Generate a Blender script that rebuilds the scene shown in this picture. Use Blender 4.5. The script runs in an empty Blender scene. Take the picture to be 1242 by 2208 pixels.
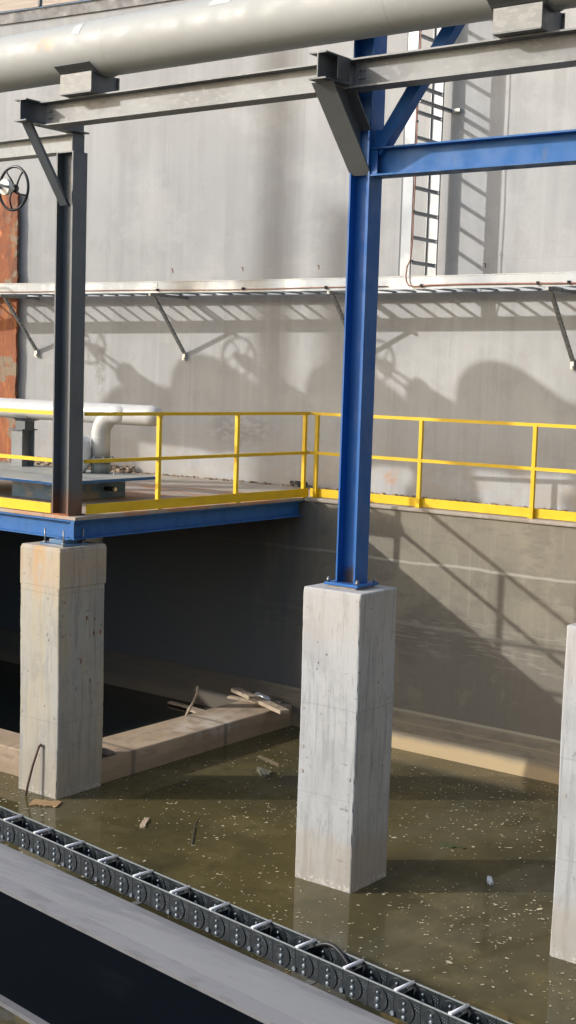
import bpy, bmesh, math, random
from mathutils import Vector, Matrix
PI = math.pi
SC = bpy.context.scene
COL = SC.collection
rnd = random.Random(7)

# ------------------------------------------------------------------ camera, world, sun, exposure
f_px = 2950.0
roll = math.atan(.031); pitch = math.atan(293/2950.0); a = math.atan((621+3300)/f_px)
CAM = Vector((0, 0, 1.52))
fw = Vector((-math.cos(a), math.sin(a), 0))
fwd = (fw*math.cos(pitch) + Vector((0, 0, -math.sin(pitch)))).normalized()
r0 = Vector((fw.y, -fw.x, 0)); u0 = r0.cross(fwd)
R_ = r0*math.cos(roll) + u0*math.sin(roll); U_ = -r0*math.sin(roll) + u0*math.cos(roll)
cd = bpy.data.cameras.new('camera'); cam = bpy.data.objects.new('camera', cd); COL.objects.link(cam)
M = Matrix((R_, U_, -fwd)).transposed().to_4x4(); M.translation = CAM
cam.matrix_world = M
cd.sensor_fit = 'VERTICAL'; cd.sensor_height = 36.0; cd.lens = 36.0*f_px/2208.0
cd.clip_start = .05; cd.clip_end = 3000
SC.camera = cam

SUN = Vector((1.1, 1.0, -.638)).normalized()
w = bpy.data.worlds.new('World'); SC.world = w; w.use_nodes = True
nt = w.node_tree; bg = nt.nodes['Background']
sky = nt.nodes.new('ShaderNodeTexSky'); sky.sky_type = 'NISHITA'; sky.sun_disc = False
sky.sun_elevation = math.asin(-SUN.z); sky.sun_rotation = math.atan2(-SUN.x, -SUN.y) % (2*PI)
sky.air_density = 1.0; sky.dust_density = 2.5; sky.ozone_density = 1.0
nt.links.new(sky.outputs[0], bg.inputs[0]); bg.inputs[1].default_value = .15
sl = bpy.data.lights.new('sun', 'SUN'); sl.energy = 2.0; sl.angle = math.radians(.6); sl.color = (1, .985, .965)
so = bpy.data.objects.new('sun', sl); COL.objects.link(so)
so.rotation_euler = SUN.to_track_quat('-Z', 'Y').to_euler(); so.location = (-20, -20, 20)
vs = SC.view_settings; vs.view_transform = 'Standard'; vs.look = 'None'; vs.exposure = .80; vs.gamma = 1
vs.use_curve_mapping = False

# ------------------------------------------------------------------ materials
def lin(r, g, b):
    return tuple(((c/255)/12.92 if c/255 <= .04045 else ((c/255+.055)/1.055)**2.4) for c in (r, g, b))
def mat(name, base, rough=.8, metal=0, layers=(), bump=None, coat=0, rvar=None, spec=.5, coord='pos', ior=None):
    m = bpy.data.materials.new(name); m.use_nodes = True
    n = m.node_tree; N = n.nodes; L = n.links
    b = N['Principled BSDF']
    b.inputs['Roughness'].default_value = rough; b.inputs['Metallic'].default_value = metal
    b.inputs['Specular IOR Level'].default_value = spec
    if ior: b.inputs['IOR'].default_value = ior
    if coat: b.inputs['Coat Weight'].default_value = coat; b.inputs['Coat Roughness'].default_value = .15
    if coord == 'pos':
        src = N.new('ShaderNodeNewGeometry').outputs['Position']
    else:
        src = N.new('ShaderNodeTexCoord').outputs['Object']
    def mathn(op, a_, b_=None, c_=None, clamp=False):
        q = N.new('ShaderNodeMath'); q.operation = op; q.use_clamp = clamp
        for i, v in enumerate((a_, b_, c_)):
            if v is None: continue
            if hasattr(v, 'links') or hasattr(v, 'is_linked'): L.new(v, q.inputs[i])
            else: q.inputs[i].default_value = v
        return q.outputs[0]
    def noise(scale, detail=4, off=0, dist=0):
        mp = N.new('ShaderNodeMapping'); mp.inputs['Scale'].default_value = scale
        mp.inputs['Location'].default_value = (off, off*1.7, off*.6)
        L.new(src, mp.inputs[0])
        t = N.new('ShaderNodeTexNoise'); t.inputs['Scale'].default_value = 1; t.inputs['Detail'].default_value = detail
        t.inputs['Roughness'].default_value = .62; t.inputs['Distortion'].default_value = dist
        L.new(mp.outputs[0], t.inputs['Vector']); return t.outputs['Fac']
    def ramp(v, lo, hi):
        r = N.new('ShaderNodeMapRange'); r.interpolation_type = 'SMOOTHSTEP'
        r.inputs[1].default_value = lo; r.inputs[2].default_value = hi
        L.new(v, r.inputs[0]); return r.outputs[0]
    col = None
    rgb = N.new('ShaderNodeRGB'); rgb.outputs[0].default_value = (*base, 1); col = rgb.outputs[0]
    sx = N.new('ShaderNodeSeparateXYZ'); L.new(src, sx.inputs[0])
    for i, ly in enumerate(layers):
        kind = ly[0]
        if kind == 'n':      # noise: scale, detail, colour, lo, hi, amount
            fac = ramp(noise(ly[1], ly[2], off=3.3*i+1), ly[4], ly[5]); c2 = ly[3]; amt = ly[6]
        elif kind == 'z':    # band: z0, z1, soft, colour, amount, wobble scale, wobble
            wob = mathn('MULTIPLY_ADD', noise(ly[6], 4, off=i*2.1), ly[7]*2, -ly[7])
            z = mathn('ADD', sx.outputs[2], wob)
            f1 = ramp(z, ly[1]-ly[3], ly[1]+ly[3]); f2 = ramp(z, ly[2]-ly[3], ly[2]+ly[3])
            fac = mathn('SUBTRACT', f1, f2, clamp=True); c2 = ly[4]; amt = ly[5]
        elif kind == 'x':    # painted deck shade with a ragged end along x: x0, x1, colour, amount, scale, wobble
            wob = mathn('MULTIPLY_ADD', noise(ly[5], 5, off=i*2.1), ly[6]*2, -ly[6])
            fac = mathn('SUBTRACT', 1.0, ramp(mathn('ADD', sx.outputs[0], wob), ly[1], ly[2])); c2 = ly[3]; amt = ly[4]
        elif kind == 'zn':   # band gated by noise: z0,z1,soft,colour,amount,scale,lo,hi
            f1 = ramp(sx.outputs[2], ly[1]-ly[3], ly[1]+ly[3]); f2 = ramp(sx.outputs[2], ly[2]-ly[3], ly[2]+ly[3])
            fac = mathn('MULTIPLY', mathn('SUBTRACT', f1, f2, clamp=True), ramp(noise(ly[6], 5, off=i*1.3), ly[7], ly[8]))
            c2 = ly[4]; amt = ly[5]
        elif kind == 'v':    # voronoi spots: scale, colour, radius, amount
            mp = N.new('ShaderNodeMapping'); mp.inputs['Scale'].default_value = ly[1]; L.new(src, mp.inputs[0])
            t = N.new('ShaderNodeTexVoronoi'); t.inputs['Scale'].default_value = 1; L.new(mp.outputs[0], t.inputs['Vector'])
            fac = mathn('SUBTRACT', 1.0, ramp(t.outputs['Distance'], ly[3]*.5, ly[3]))
            fac = mathn('MULTIPLY', fac, ramp(noise((3, 3, 3), 2, off=9), .45, .6)); c2 = ly[2]; amt = ly[4]
        elif kind == 's':    # spot: centre, radii, colour, amount, scale
            d = N.new('ShaderNodeVectorMath'); d.operation = 'SUBTRACT'; L.new(src, d.inputs[0]); d.inputs[1].default_value = ly[1]
            e = N.new('ShaderNodeVectorMath'); e.operation = 'DIVIDE'; L.new(d.outputs[0], e.inputs[0]); e.inputs[1].default_value = ly[2]
            g = N.new('ShaderNodeVectorMath'); g.operation = 'LENGTH'; L.new(e.outputs[0], g.inputs[0])
            f1 = mathn('SUBTRACT', 1.0, ramp(g.outputs['Value'], .3, 1.0))
            fac = mathn('MULTIPLY', f1, ramp(noise(ly[5], 5, off=i), .38, .56)); c2 = ly[3]; amt = ly[4]
        elif kind == 'g':    # grid joints: axis, spacing, offset, width, colour, amount
            v = sx.outputs['XYZ'.index(ly[1])]
            t = mathn('FRACT', mathn('DIVIDE', mathn('ADD', v, ly[3]), ly[2]))
            t = mathn('ABSOLUTE', mathn('SUBTRACT', t, .5))
            fac = mathn('SUBTRACT', 1.0, ramp(t, ly[4]*.3/ly[2], ly[4]/ly[2])); c2 = ly[5]; amt = ly[6]
        fac = mathn('MULTIPLY', fac, amt)
        mx = N.new('ShaderNodeMix'); mx.data_type = 'RGBA'
        L.new(fac, mx.inputs[0]); L.new(col, mx.inputs[6]); mx.inputs[7].default_value = (*c2, 1)
        col = mx.outputs[2]
    L.new(col, b.inputs['Base Color'])
    if rvar:
        rr = N.new('ShaderNodeMapRange'); rr.inputs[3].default_value = rvar[1]; rr.inputs[4].default_value = rvar[2]
        L.new(noise(rvar[0], 3, off=5), rr.inputs[0]); rr.inputs[1].default_value = .35; rr.inputs[2].default_value = .65
        L.new(rr.outputs[0], b.inputs['Roughness'])
    if bump:
        bn = N.new('ShaderNodeBump'); bn.inputs['Strength'].default_value = bump[1]; bn.inputs['Distance'].default_value = bump[2]
        L.new(noise(bump[0], 5, off=2), bn.inputs['Height']); L.new(bn.outputs[0], b.inputs['Normal'])
    return m

def sc(c, k): return tuple(x*k for x in c)
TANKC = (.388, .392, .388)
m_tank = mat('tank_concrete', TANKC, .88, layers=[
    ('n', (2.2, 2.2, .10), 6, (.28, .28, .276), .43, .68, .5),
    ('n', (9, 9, .22), 5, (.455, .457, .450), .50, .68, .45),
    ('n', (14, 14, .12), 4, (.25, .25, .247), .58, .74, .4),
    ('n', (.5, .5, .35), 4, (.30, .302, .30), .44, .60, .5),
    ('n', (.9, .9, 1.6), 5, (.445, .443, .43), .50, .66, .4),
    ('n', (3.5, 3.5, 2.2), 5, (.30, .295, .285), .52, .66, .35),
    ('n', (40, 40, 40), 3, (.28, .275, .265), .54, .70, .35),
    ('g', 'Z', 2.42, .6, .006, (.30, .295, .285), .35), ('g', 'X', 2.44, .2, .006, (.30, .295, .285), .3),
    ('zn', -.1, .55, .25, (.36, .31, .25), .5, (2, 2, 3), .42, .6),
    ('s', (-14.95, 15.0, 1.55), (.16, .5, .55), (.17, .165, .155), .45, (14, 14, 9)),
    ('s', (-9.75, 15.2, .22), (.16, .5, .14), (.45, .24, .12), .6, (12, 12, 12)),
    ('s', (-12.3, 15.1, .75), (.8, .6, .35), (.22, .21, .2), .5, (7, 7, 16)),
    ], bump=((30, 30, 12), .25, .006))
m_basin = mat('basin_concrete', (.225, .20, .152), .85, layers=[
    ('n', (1.1, 1.1, .5), 5, (.30, .265, .19), .45, .65, .6),
    ('n', (18, 18, .5), 4, (.31, .28, .21), .54, .70, .4),
    ('n', (3, 3, 9), 5, (.15, .135, .11), .52, .70, .45),
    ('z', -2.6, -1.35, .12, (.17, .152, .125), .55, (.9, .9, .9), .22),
    ('n', (1.6, 1.6, 2.6), 5, (.16, .14, .11), .52, .64, .45), ('n', (5, 5, 3), 5, (.29, .26, .20), .56, .66, .4),
    ('z', -.665, -.635, .010, (.50, .47, .40), .55, (1.5, 1.5, 1.5), .035),
    ('zn', -1.75, -1.25, .1, (.33, .30, .24), .6, (3, 3, 30), .52, .62),
    ('z', -1.44, -1.40, .012, (.38, .35, .29), .35, (1.2, 1.2, 1.2), .06),
    ('n', (22, 22, 60), 3, (.14, .125, .10), .60, .75, .4),
    ('x', -10.9, -9.0, (.058, .066, .076), .93, (1.6, 1.6, .35), 1.1),  # paints the deck's shade onto the wall towards the left
    ], bump=((12, 12, 20), .3, .008))
m_basin_dark = mat('shade_toned_concrete', (.06, .058, .052), .85, layers=[('n', (1, 1, 1), 5, (.035, .035, .035), .45, .65, .6)])  # under-deck shade put into the side wall's colour
m_haunch = mat('haunch_concrete', (.27, .225, .155), .8, layers=[
    ('n', (3, 3, 14), 5, (.17, .145, .11), .45, .65, .6),
    ('z', -2.475, -2.45, .008, (.42, .37, .24), .8, (1, 1, 1), .004),
    ('z', -2.60, -2.585, .006, (.40, .33, .2), .55, (1, 1, 1), .01),
    ('z', -2.72, -2.71, .006, (.40, .33, .2), .45, (1, 1, 1), .01),
    ('z', -3.1, -2.77, .05, (.55, .40, .21), .85, (2, 2, 2), .03),
    ('x', -10.9, -9.6, (.055, .052, .046), .85, (1.6, 1.6, .6), 1.0)], bump=((16, 16, 30), .3, .006))  # under-deck shade painted into the haunch colour
def pier_mat(name, base, warm, dark, warmamt, joint, tan=(.38, .33, .25), tanamt=.5):
    return mat(name, base, .85, layers=[
        ('n', (16, 16, 1.1), 5, dark, .48, .66, .55),
        ('n', (24, 24, 5), 5, sc(base, .55), .54, .68, .45),
        ('n', (2.5, 2.5, 2.2), 5, sc(base, .7), .48, .62, .4),
        ('n', (30, 30, 1.6), 4, sc(base, 1.18), .52, .68, .45),
        ('n', (5, 5, .6), 4, warm, .44, .62, warmamt),
        ('n', (3.5, 3.5, 3.0), 5, sc(base, .72), .52, .68, .45),
        ('v', (9, 9, 7), (.08, .075, .07), .11, .8),
        ('n', (8, 8, 14), 5, sc(base, .42), .64, .70, .7),
        ('n', (45, 45, 30), 3, sc(base, .55), .64, .72, .55),
        ('z', joint-.006, joint+.006, .006, sc(base, .6), .4, (2, 2, 2), .03),
        ('z', -3.3, -2.48, .09, tan, tanamt, (4, 4, 4), .09),
        ('z', -.72, -.28, .2, (.50, .33, .17), warmamt*.6, (4, 4, 1), .3),
        ('zn', -3.0, -2.86, .03, (.6, .57, .5), .7, (30, 30, 30), .5, .6),
        ('g', 'Y', .245, .06, .004, sc(base, .55), .45), ('z', -2.13, -2.12, .005, sc(base, .6), .35, (2, 2, 2), .02),
        ('v', (4.3, 4.3, 3.1), sc(base, .45), .10, .7),
        ('s', (-10.45, 9.65, -.50), (.13, .2, .55), (.52, .31, .13), .7, (9, 9, 2))],
        bump=((26, 26, 9), .35, .006))
m_pier = pier_mat('pier_concrete', (.40, .412, .418), (.43, .42, .385), (.19, .195, .20), .2, -1.33)
m_pier_l = pier_mat('pier_concrete_wood_grain', (.39, .38, .345), (.47, .41, .29), (.19, .19, .18), .6, -.78)
m_curb = mat('curb_concrete', (.40, .30, .20), .85, layers=[
    ('n', (2, 2, 2), 5, (.50, .39, .27), .45, .65, .6),
    ('n', (4, 4, 22), 5, (.22, .17, .125), .50, .68, .55),
    ('n', (9, 1.0, 9), 4, (.28, .21, .15), .50, .66, .5),
    ('z', -3, -2.80, .02, (.30, .225, .135), .5, (2, 2, 2), .02),
    ('s', (-10.4, 12.3, -2.65), (.4, .8, .2), (.62, .56, .48), .7, (6, 6, 6)),
    ('g', 'Y', 1.6, 1.15, .05, (.08, .07, .06), .55)], bump=((14, 14, 14), .3, .006))
m_deck = mat('stained_deck', (.37, .31, .25), .8, layers=[
    ('n', (.9, 2.4, 1), 5, (.43, .21, .10), .46, .60, .85),
    ('n', (3, 3, 3), 5, (.24, .20, .165), .5, .68, .5),
    ('n', (14, 14, 14), 3, (.45, .41, .36), .55, .7, .4),
    ('g', 'X', 1.22, .3, .012, (.14, .12, .1), .7), ('g', 'Y', 1.22, .45, .012, (.14, .12, .1), .7)],
    bump=((30, 30, 30), .2, .004))
m_ground = mat('ground_concrete', (.31, .285, .25), .9, layers=[('n', (.4, .4, .4), 5, (.22, .2, .17), .45, .65, .6),
    ('n', (5, 5, 5), 4, (.4, .37, .32), .5, .7, .4)])
m_walk = mat('walkway_concrete', (.37, .32, .26), .9, layers=[('n', (2, 2, 2), 5, (.26, .20, .15), .45, .65, .6),
    ('n', (9, 9, 9), 4, (.46, .42, .36), .5, .7, .5)], bump=((20, 20, 20), .3, .01))
def paint(name, c, rough=.4, dirt=(.2, .18, .16), amt=.25, layers=(), **k):
    return mat(name, c, rough, layers=[('n', (4, 4, 1.2), 5, sc(c, .72), .45, .68, .5), ('n', (9, 9, 3), 5, dirt, .6, .75, amt),
        ('n', (25, 25, 25), 3, sc(c, 1.25), .56, .72, .3)]+list(layers), rvar=((6, 6, 6), rough*.8, rough*1.3), bump=((60, 60, 60), .05, .002), **k)
m_blue = paint('blue_paint', (.012, .105, .34), .5, amt=.06, spec=.35, layers=[('s', (-6.69, 9.83, -.22), (.14, .14, .16), (.05, .035, .03), .9, (9, 9, 9))])
m_blue_light = paint('light_blue_paint', (.030, .125, .34), .55, dirt=(.14, .15, .16), amt=.35, spec=.25)
m_blue_rusty = paint('weathered_blue_paint', (.07, .16, .28), .5, dirt=(.26, .23, .19), amt=.85, layers=[('n', (3, 3, 6), 5, (.27, .24, .2), .5, .62, .7)])
m_grey = paint('dark_grey_paint', (.088, .104, .120), .42, dirt=(.13, .12, .1), amt=.3,
               layers=[('z', -.1, .22, .10, (.16, .07, .035), .75, (6, 6, 6), .12)])
m_galv = mat('galvanised_steel', (.165, .168, .168), .6, .3, layers=[
    ('n', (5, 5, 9), 5, (.15, .155, .155), .45, .64, .7), ('n', (14, 14, 26), 4, (.27, .27, .26), .5, .68, .55),
    ('n', (50, 50, 50), 2, (.2, .2, .19), .58, .7, .5), ('n', (1.3, 1.3, 2), 4, (.25, .26, .26), .45, .6, .5)],
    bump=((40, 40, 40), .1, .002))
m_saddle = mat('saddle_steel', (.20, .20, .19), .6, .2, layers=[('n', (12, 12, 30), 5, (.29, .29, .27), .48, .62, .6),
    ('n', (5, 5, 5), 4, (.25, .25, .23), .5, .65, .5)])
m_dkgrey_flat = paint('bracket_grey_paint', (.11, .118, .118), .5, amt=.4)
m_pipe = mat('cream_pipe_paint', (.365, .375, .358), .6, layers=[
    ('n', (1.5, 4, 4), 5, (.33, .33, .305), .45, .68, .45), ('n', (12, 12, 12), 4, (.41, .42, .40), .52, .7, .35),
    ('s', (-10.05, 9.3, 4.6), (.22, .2, .1), (.50, .34, .2), .7, (9, 9, 9)),
    ('n', (20, 30, 30), 2, (.2, .19, .17), .70, .76, .5),
    ('g', 'X', 3.1, 1.55, .012, (.30, .30, .27), .6)], rvar=((5, 5, 5), .5, .7))
m_tape = mat('glossy_clear_tape', (.62, .61, .56), .12, coat=.6, layers=[('n', (20, 30, 30), 4, (.5, .49, .44), .5, .65, .5)], bump=((30, 60, 60), .3, .01))
m_white_pipe = mat('white_pipe_paint', (.54, .54, .52), .35, layers=[('n', (3, 3, 3), 4, (.46, .46, .44), .45, .65, .4)])
m_spool = paint('grey_green_paint', (.22, .25, .24), .5)
m_alu = mat('aluminium', (.30, .32, .335), .5, .5, layers=[('n', (2.2, 2.2, 30), 4, (.30, .32, .34), .45, .62, .5),
    ('n', (1.2, 1.2, .9), 4, (.50, .51, .51), .48, .62, .7)], rvar=((2, 2, 2), .4, .6))
m_strut = mat('zinc_strut', (.30, .31, .31), .45, .7, layers=[('n', (30, 30, 30), 4, (.12, .12, .12), .5, .62, .7)])
m_yellow = mat('yellow_paint', (.78, .50, .008), .42, layers=[('n', (4, 4, 8), 4, (.66, .42, .01), .45, .65, .5),
    ('n', (16, 16, 30), 4, (.40, .27, .04), .64, .75, .5), ('n', (2, 2, 2), 3, (.85, .58, .015), .5, .65, .5)])
m_copper = mat('copper_cable', (.30, .13, .09), .5, .2, layers=[('n', (20, 20, 20), 3, (.16, .08, .06), .5, .6, .6)])
m_black = mat('black_rubber', (.012, .013, .015), .5, layers=[('n', (9, 9, 9), 4, (.03, .03, .032), .5, .65, .6)])
m_wheel = mat('black_wheel_paint', (.012, .013, .02), .35)
m_hub = mat('bright_hub_steel', (.6, .6, .58), .3, .7)
m_rust = mat('rusted_steel', (.26, .085, .033), .85, layers=[
    ('n', (3, 3, .5), 6, (.13, .055, .03), .46, .60, .75), ('n', (6, 6, 1.2), 5, (.42, .15, .045), .5, .66, .65),
    ('n', (2, 2, 3), 5, (.22, .19, .13), .53, .60, .85), ('v', (7, 7, 3.2), (.62, .22, .07), .22, .9),
    ('n', (25, 25, 8), 4, (.10, .05, .035), .56, .7, .6)], bump=((12, 12, 5), .7, .03))
m_ply = mat('plywood', (.46, .38, .31), .8, layers=[('n', (1.2, 1.2, 11), 6, (.36, .28, .22), .46, .60, .7),
    ('n', (.7, .7, 16), 5, (.56, .49, .42), .5, .62, .6), ('v', (2.2, 2.2, 3.5), (.26, .17, .12), .13, .8)])
m_coping = paint('dark_plain_paint', (.16, .155, .15), .6)
m_wood = mat('weathered_lumber', (.47, .37, .26), .85, coord='obj', layers=[('n', (3, 40, 40), 4, (.33, .25, .17), .46, .62, .7),
    ('n', (9, 9, 9), 4, (.18, .14, .1), .56, .66, .7)])
m_stone = mat('grey_stone', (.20, .17, .14), .9, layers=[('n', (30, 30, 30), 4, (.12, .1, .09), .45, .6, .6)], bump=((30, 30, 30), .5, .01))
m_gravel = mat('gravel', (.38, .29, .20), .95, layers=[('v', (16, 16, 16), (.55, .45, .34), .5, .9), ('n', (30, 30, 30), 4, (.18, .13, .09), .45, .6, .7)],
    bump=((30, 30, 30), 1, .03))
m_fleck = mat('pale_flecks', (.50, .45, .29), .8)
m_fleck2 = mat('reflection_white', (.75, .74, .72), .6)
m_scrap = mat('white_plastic', (.62, .66, .68), .4)
m_foil = mat('crumpled_plastic', (.55, .57, .56), .2, .2)
m_girder_top = mat('girder_grey', (.255, .255, .255), .7, layers=[('n', (.5, 5, 1), 5, (.18, .18, .195), .45, .62, .7),
    ('n', (2.2, 9, 2), 5, (.28, .275, .27), .5, .66, .6), ('n', (18, 30, 3), 4, (.16, .158, .155), .60, .72, .4),
    ('n', (1.1, 1.6, 1), 5, (.30, .30, .295), .55, .7, .5)], bump=((10, 14, 10), .25, .006))
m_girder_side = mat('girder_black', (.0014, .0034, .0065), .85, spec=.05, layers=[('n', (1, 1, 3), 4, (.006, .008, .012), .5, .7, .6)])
m_girder_edge = mat('girder_edge', (.19, .19, .20), .6, layers=[('n', (4, 14, 14), 5, (.12, .12, .12), .5, .65, .5)])
m_chain = mat('chain_plastic', (.016, .021, .024), .42, layers=[('n', (14, 14, 14), 4, (.030, .036, .039), .5, .68, .7)])
m_chain_disc = mat('chain_disc', (.012, .016, .019), .35, layers=[('n', (24, 24, 24), 4, (.07, .08, .085), .52, .66, .6)])
m_chain_edge = mat('chain_edge', (.30, .33, .33), .4, .2)
m_chain_rim = mat('chain_rim', (.045, .055, .06), .4)
m_bolt = mat('bolt_steel', (.20, .235, .26), .3, .3)
m_bar = mat('crossbar_aluminium', (.80, .80, .82), .4, .1)

# ------------------------------------------------------------------ mesh helpers
class Bm:
    def __init__(s): s.b = bmesh.new()
    def prism(s, prof, o, u, v, wv):
        o, u, v, wv = Vector(o), Vector(u), Vector(v), Vector(wv)
        A = [s.b.verts.new(o+u*p[0]+v*p[1]) for p in prof]
        B = [s.b.verts.new(o+u*p[0]+v*p[1]+wv) for p in prof]
        n = len(prof); fs = [s.b.faces.new(A), s.b.faces.new(B[::-1])]
        for i in range(n):
            fs.append(s.b.faces.new((A[i], B[i], B[(i+1) % n], A[(i+1) % n])))
        bmesh.ops.recalc_face_normals(s.b, faces=fs); return s
    def box(s, x0, x1, y0, y1, z0, z1, bev=0):
        fs0 = set(s.b.faces)
        s.prism([(x0, y0), (x1, y0), (x1, y1), (x0, y1)], (0, 0, z0), (1, 0, 0), (0, 1, 0), (0, 0, z1-z0))
        if bev:
            es = {e for f in s.b.faces if f not in fs0 for e in f.edges}
            bmesh.ops.bevel(s.b, geom=list(es), offset=bev, segments=2, affect='EDGES', profile=.5)
        return s
    def obox(s, c, ux, uy, uz):   # centre, full-extent vectors
        c, ux, uy, uz = map(Vector, (c, ux, uy, uz))
        return s.prism([(-.5, -.5), (.5, -.5), (.5, .5), (-.5, .5)], c-uz*.5, ux, uy, uz)
    def tube(s, pts, r, n=12, cap=True):
        pts = [Vector(p) for p in pts]; rr = r if isinstance(r, (list, tuple)) else [r]*len(pts)
        t0 = (pts[1]-pts[0]).normalized()
        up = Vector((0, 0, 1)) if abs(t0.z) < .9 else Vector((1, 0, 0))
        nrm = (up - t0*up.dot(t0)).normalized(); rings = []
        for i, p in enumerate(pts):
            t = (pts[min(i+1, len(pts)-1)]-pts[max(i-1, 0)]).normalized()
            nrm = (nrm - t*nrm.dot(t)).normalized(); bi = t.cross(nrm)
            rings.append([s.b.verts.new(p+(nrm*math.cos(2*PI*k/n)+bi*math.sin(2*PI*k/n))*rr[i]) for k in range(n)])
        fs = []
        for i in range(len(rings)-1):
            for k in range(n):
                fs.append(s.b.faces.new((rings[i][k], rings[i][(k+1) % n], rings[i+1][(k+1) % n], rings[i+1][k])))
        for q in fs: q.smooth = True
        if cap: fs += [s.b.faces.new(rings[0]), s.b.faces.new(rings[-1][::-1])]
        bmesh.ops.recalc_face_normals(s.b, faces=fs); return s
    def disc(s, c, ax, r, h, n=16):
        c, ax = Vector(c), Vector(ax).normalized()
        return s.tube([c, c+ax*h], r, n)
    def dome(s, c, ax, r, h, n=10):
        c, ax = Vector(c), Vector(ax).normalized()
        return s.tube([c, c+ax*h*.55, c+ax*h*.9, c+ax*h], [r, r*.92, r*.6, r*.15], n)
    def torus(s, c, ax, R, r, n=32, k=8):
        c, ax = Vector(c), Vector(ax).normalized()
        up = Vector((0, 0, 1)) if abs(ax.z) < .9 else Vector((1, 0, 0))
        e1 = (up-ax*up.dot(ax)).normalized(); e2 = ax.cross(e1); rings = []
        for i in range(n):
            d = e1*math.cos(2*PI*i/n)+e2*math.sin(2*PI*i/n)
            rings.append([s.b.verts.new(c+d*(R+r*math.cos(2*PI*j/k))+ax*r*math.sin(2*PI*j/k)) for j in range(k)])
        fs = [s.b.faces.new((rings[i][j], rings[i][(j+1) % k], rings[(i+1) % n][(j+1) % k], rings[(i+1) % n][j])) for i in range(n) for j in range(k)]
        for q in fs: q.smooth = True
        bmesh.ops.recalc_face_normals(s.b, faces=fs); return s

def link(name, bm, m, parent=None):
    b = bm.b
    if parent: bmesh.ops.translate(b, verts=b.verts, vec=-parent.location)
    me = bpy.data.meshes.new(name); b.to_mesh(me); b.free(); me.materials.append(m)
    o = bpy.data.objects.new(name, me); COL.objects.link(o)
    if parent: o.parent = parent
    return o
def sub(name, bm, m, part):   # sub-part of a part whose own mesh is in its thing's frame
    b = bm.b; bmesh.ops.translate(b, verts=b.verts, vec=-part.parent.location)
    me = bpy.data.meshes.new(name); b.to_mesh(me); b.free(); me.materials.append(m)
    o = bpy.data.objects.new(name, me); COL.objects.link(o); o.parent = part; return o
def thing(name, label, cat, loc, group=None):
    o = bpy.data.objects.new(name, None); COL.objects.link(o); o.location = loc
    o['label'] = label; o['category'] = cat
    if group: o['group'] = group
    return o
def tag(o, label, cat, group=None):
    o['label'] = label; o['category'] = cat
    if group: o['group'] = group
    return o
def rebase(o):   # move a lone mesh's origin to its base centre
    me = o.data; xs = [v.co for v in me.vertices]
    c = Vector(((min(v.x for v in xs)+max(v.x for v in xs))/2, (min(v.y for v in xs)+max(v.y for v in xs))/2, min(v.z for v in xs)))
    me.transform(Matrix.Translation(-c)); o.location = c; return o
def struct(name, bm, m):
    o = link(name, bm, m); o['kind'] = 'structure'; return o
def hprof(w_, h_, tw, tf):
    W, Hh = w_/2, h_/2; t = tw/2
    return [(-W, -Hh), (W, -Hh), (W, -Hh+tf), (t, -Hh+tf), (t, Hh-tf), (W, Hh-tf), (W, Hh), (-W, Hh), (-W, Hh-tf), (-t, Hh-tf), (-t, -Hh+tf), (-W, -Hh+tf)]
def arc(c, e1, e2, R, a0, a1, n=10):
    c, e1, e2 = Vector(c), Vector(e1), Vector(e2)
    return [c+(e1*math.cos(a0+(a1-a0)*i/n)+e2*math.sin(a0+(a1-a0)*i/n))*R for i in range(n+1)]

# ------------------------------------------------------------------ setting
WZ = -2.92
def Yw(x):
    if x > -6: return Yw(-6) - .09*(x+6)
    return 15.2-.010*(x+10.5)**2
X0, X1, Y0, Y1 = -16.6, 8.0, .8, 13.9
b = Bm()
S = 600
o4 = [b.b.verts.new(p) for p in ((-S, -S, -.004), (S, -S, -.004), (S, S, -.004), (-S, S, -.004))]
i4 = [b.b.verts.new(p) for p in ((X0, Y0, -.004), (X1, Y0, -.004), (X1, Y1+.05, -.004), (X0, Y1+.05, -.004))]
for i in range(4): b.b.faces.new((o4[i], o4[(i+1) % 4], i4[(i+1) % 4], i4[i]))
struct('ground', b, m_ground)

# water, gently rippled
b = Bm(); v = [b.b.verts.new(p) for p in ((X0, Y0, WZ), (X1, Y0, WZ), (X1, Y1, WZ), (X0, Y1, WZ))]; b.b.faces.new(v)
mw = mat('murky_water', (.100, .082, .034), .035, spec=.5, ior=1.33, layers=[
    ('n', (.45, .45, 1), 4, (.055, .050, .026), .42, .60, .8),
    ('n', (.9, .9, 1), 5, (.145, .120, .055), .50, .66, .7),
    ('n', (5, 5, 1), 4, (.070, .060, .028), .5, .66, .5),
    ('n', (1.2, .35, 1), 5, (.115, .105, .068), .54, .64, .4)], bump=((3.2, 3.2, 1), .035, .02))
struct('water', b, mw)
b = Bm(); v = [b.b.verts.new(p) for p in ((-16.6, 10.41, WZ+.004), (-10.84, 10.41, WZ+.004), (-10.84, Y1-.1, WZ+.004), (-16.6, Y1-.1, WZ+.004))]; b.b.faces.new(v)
struct('water', b, mat('shade_toned_water', (.015, .019, .018), .03, spec=.5, ior=1.33, layers=[('n', (.6, .6, 1), 4, (.022, .022, .016), .45, .65, .6)], bump=((2, 2, 1), .02, .02)))  # darker sheet below the deck, its shade put into the water colour

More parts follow.
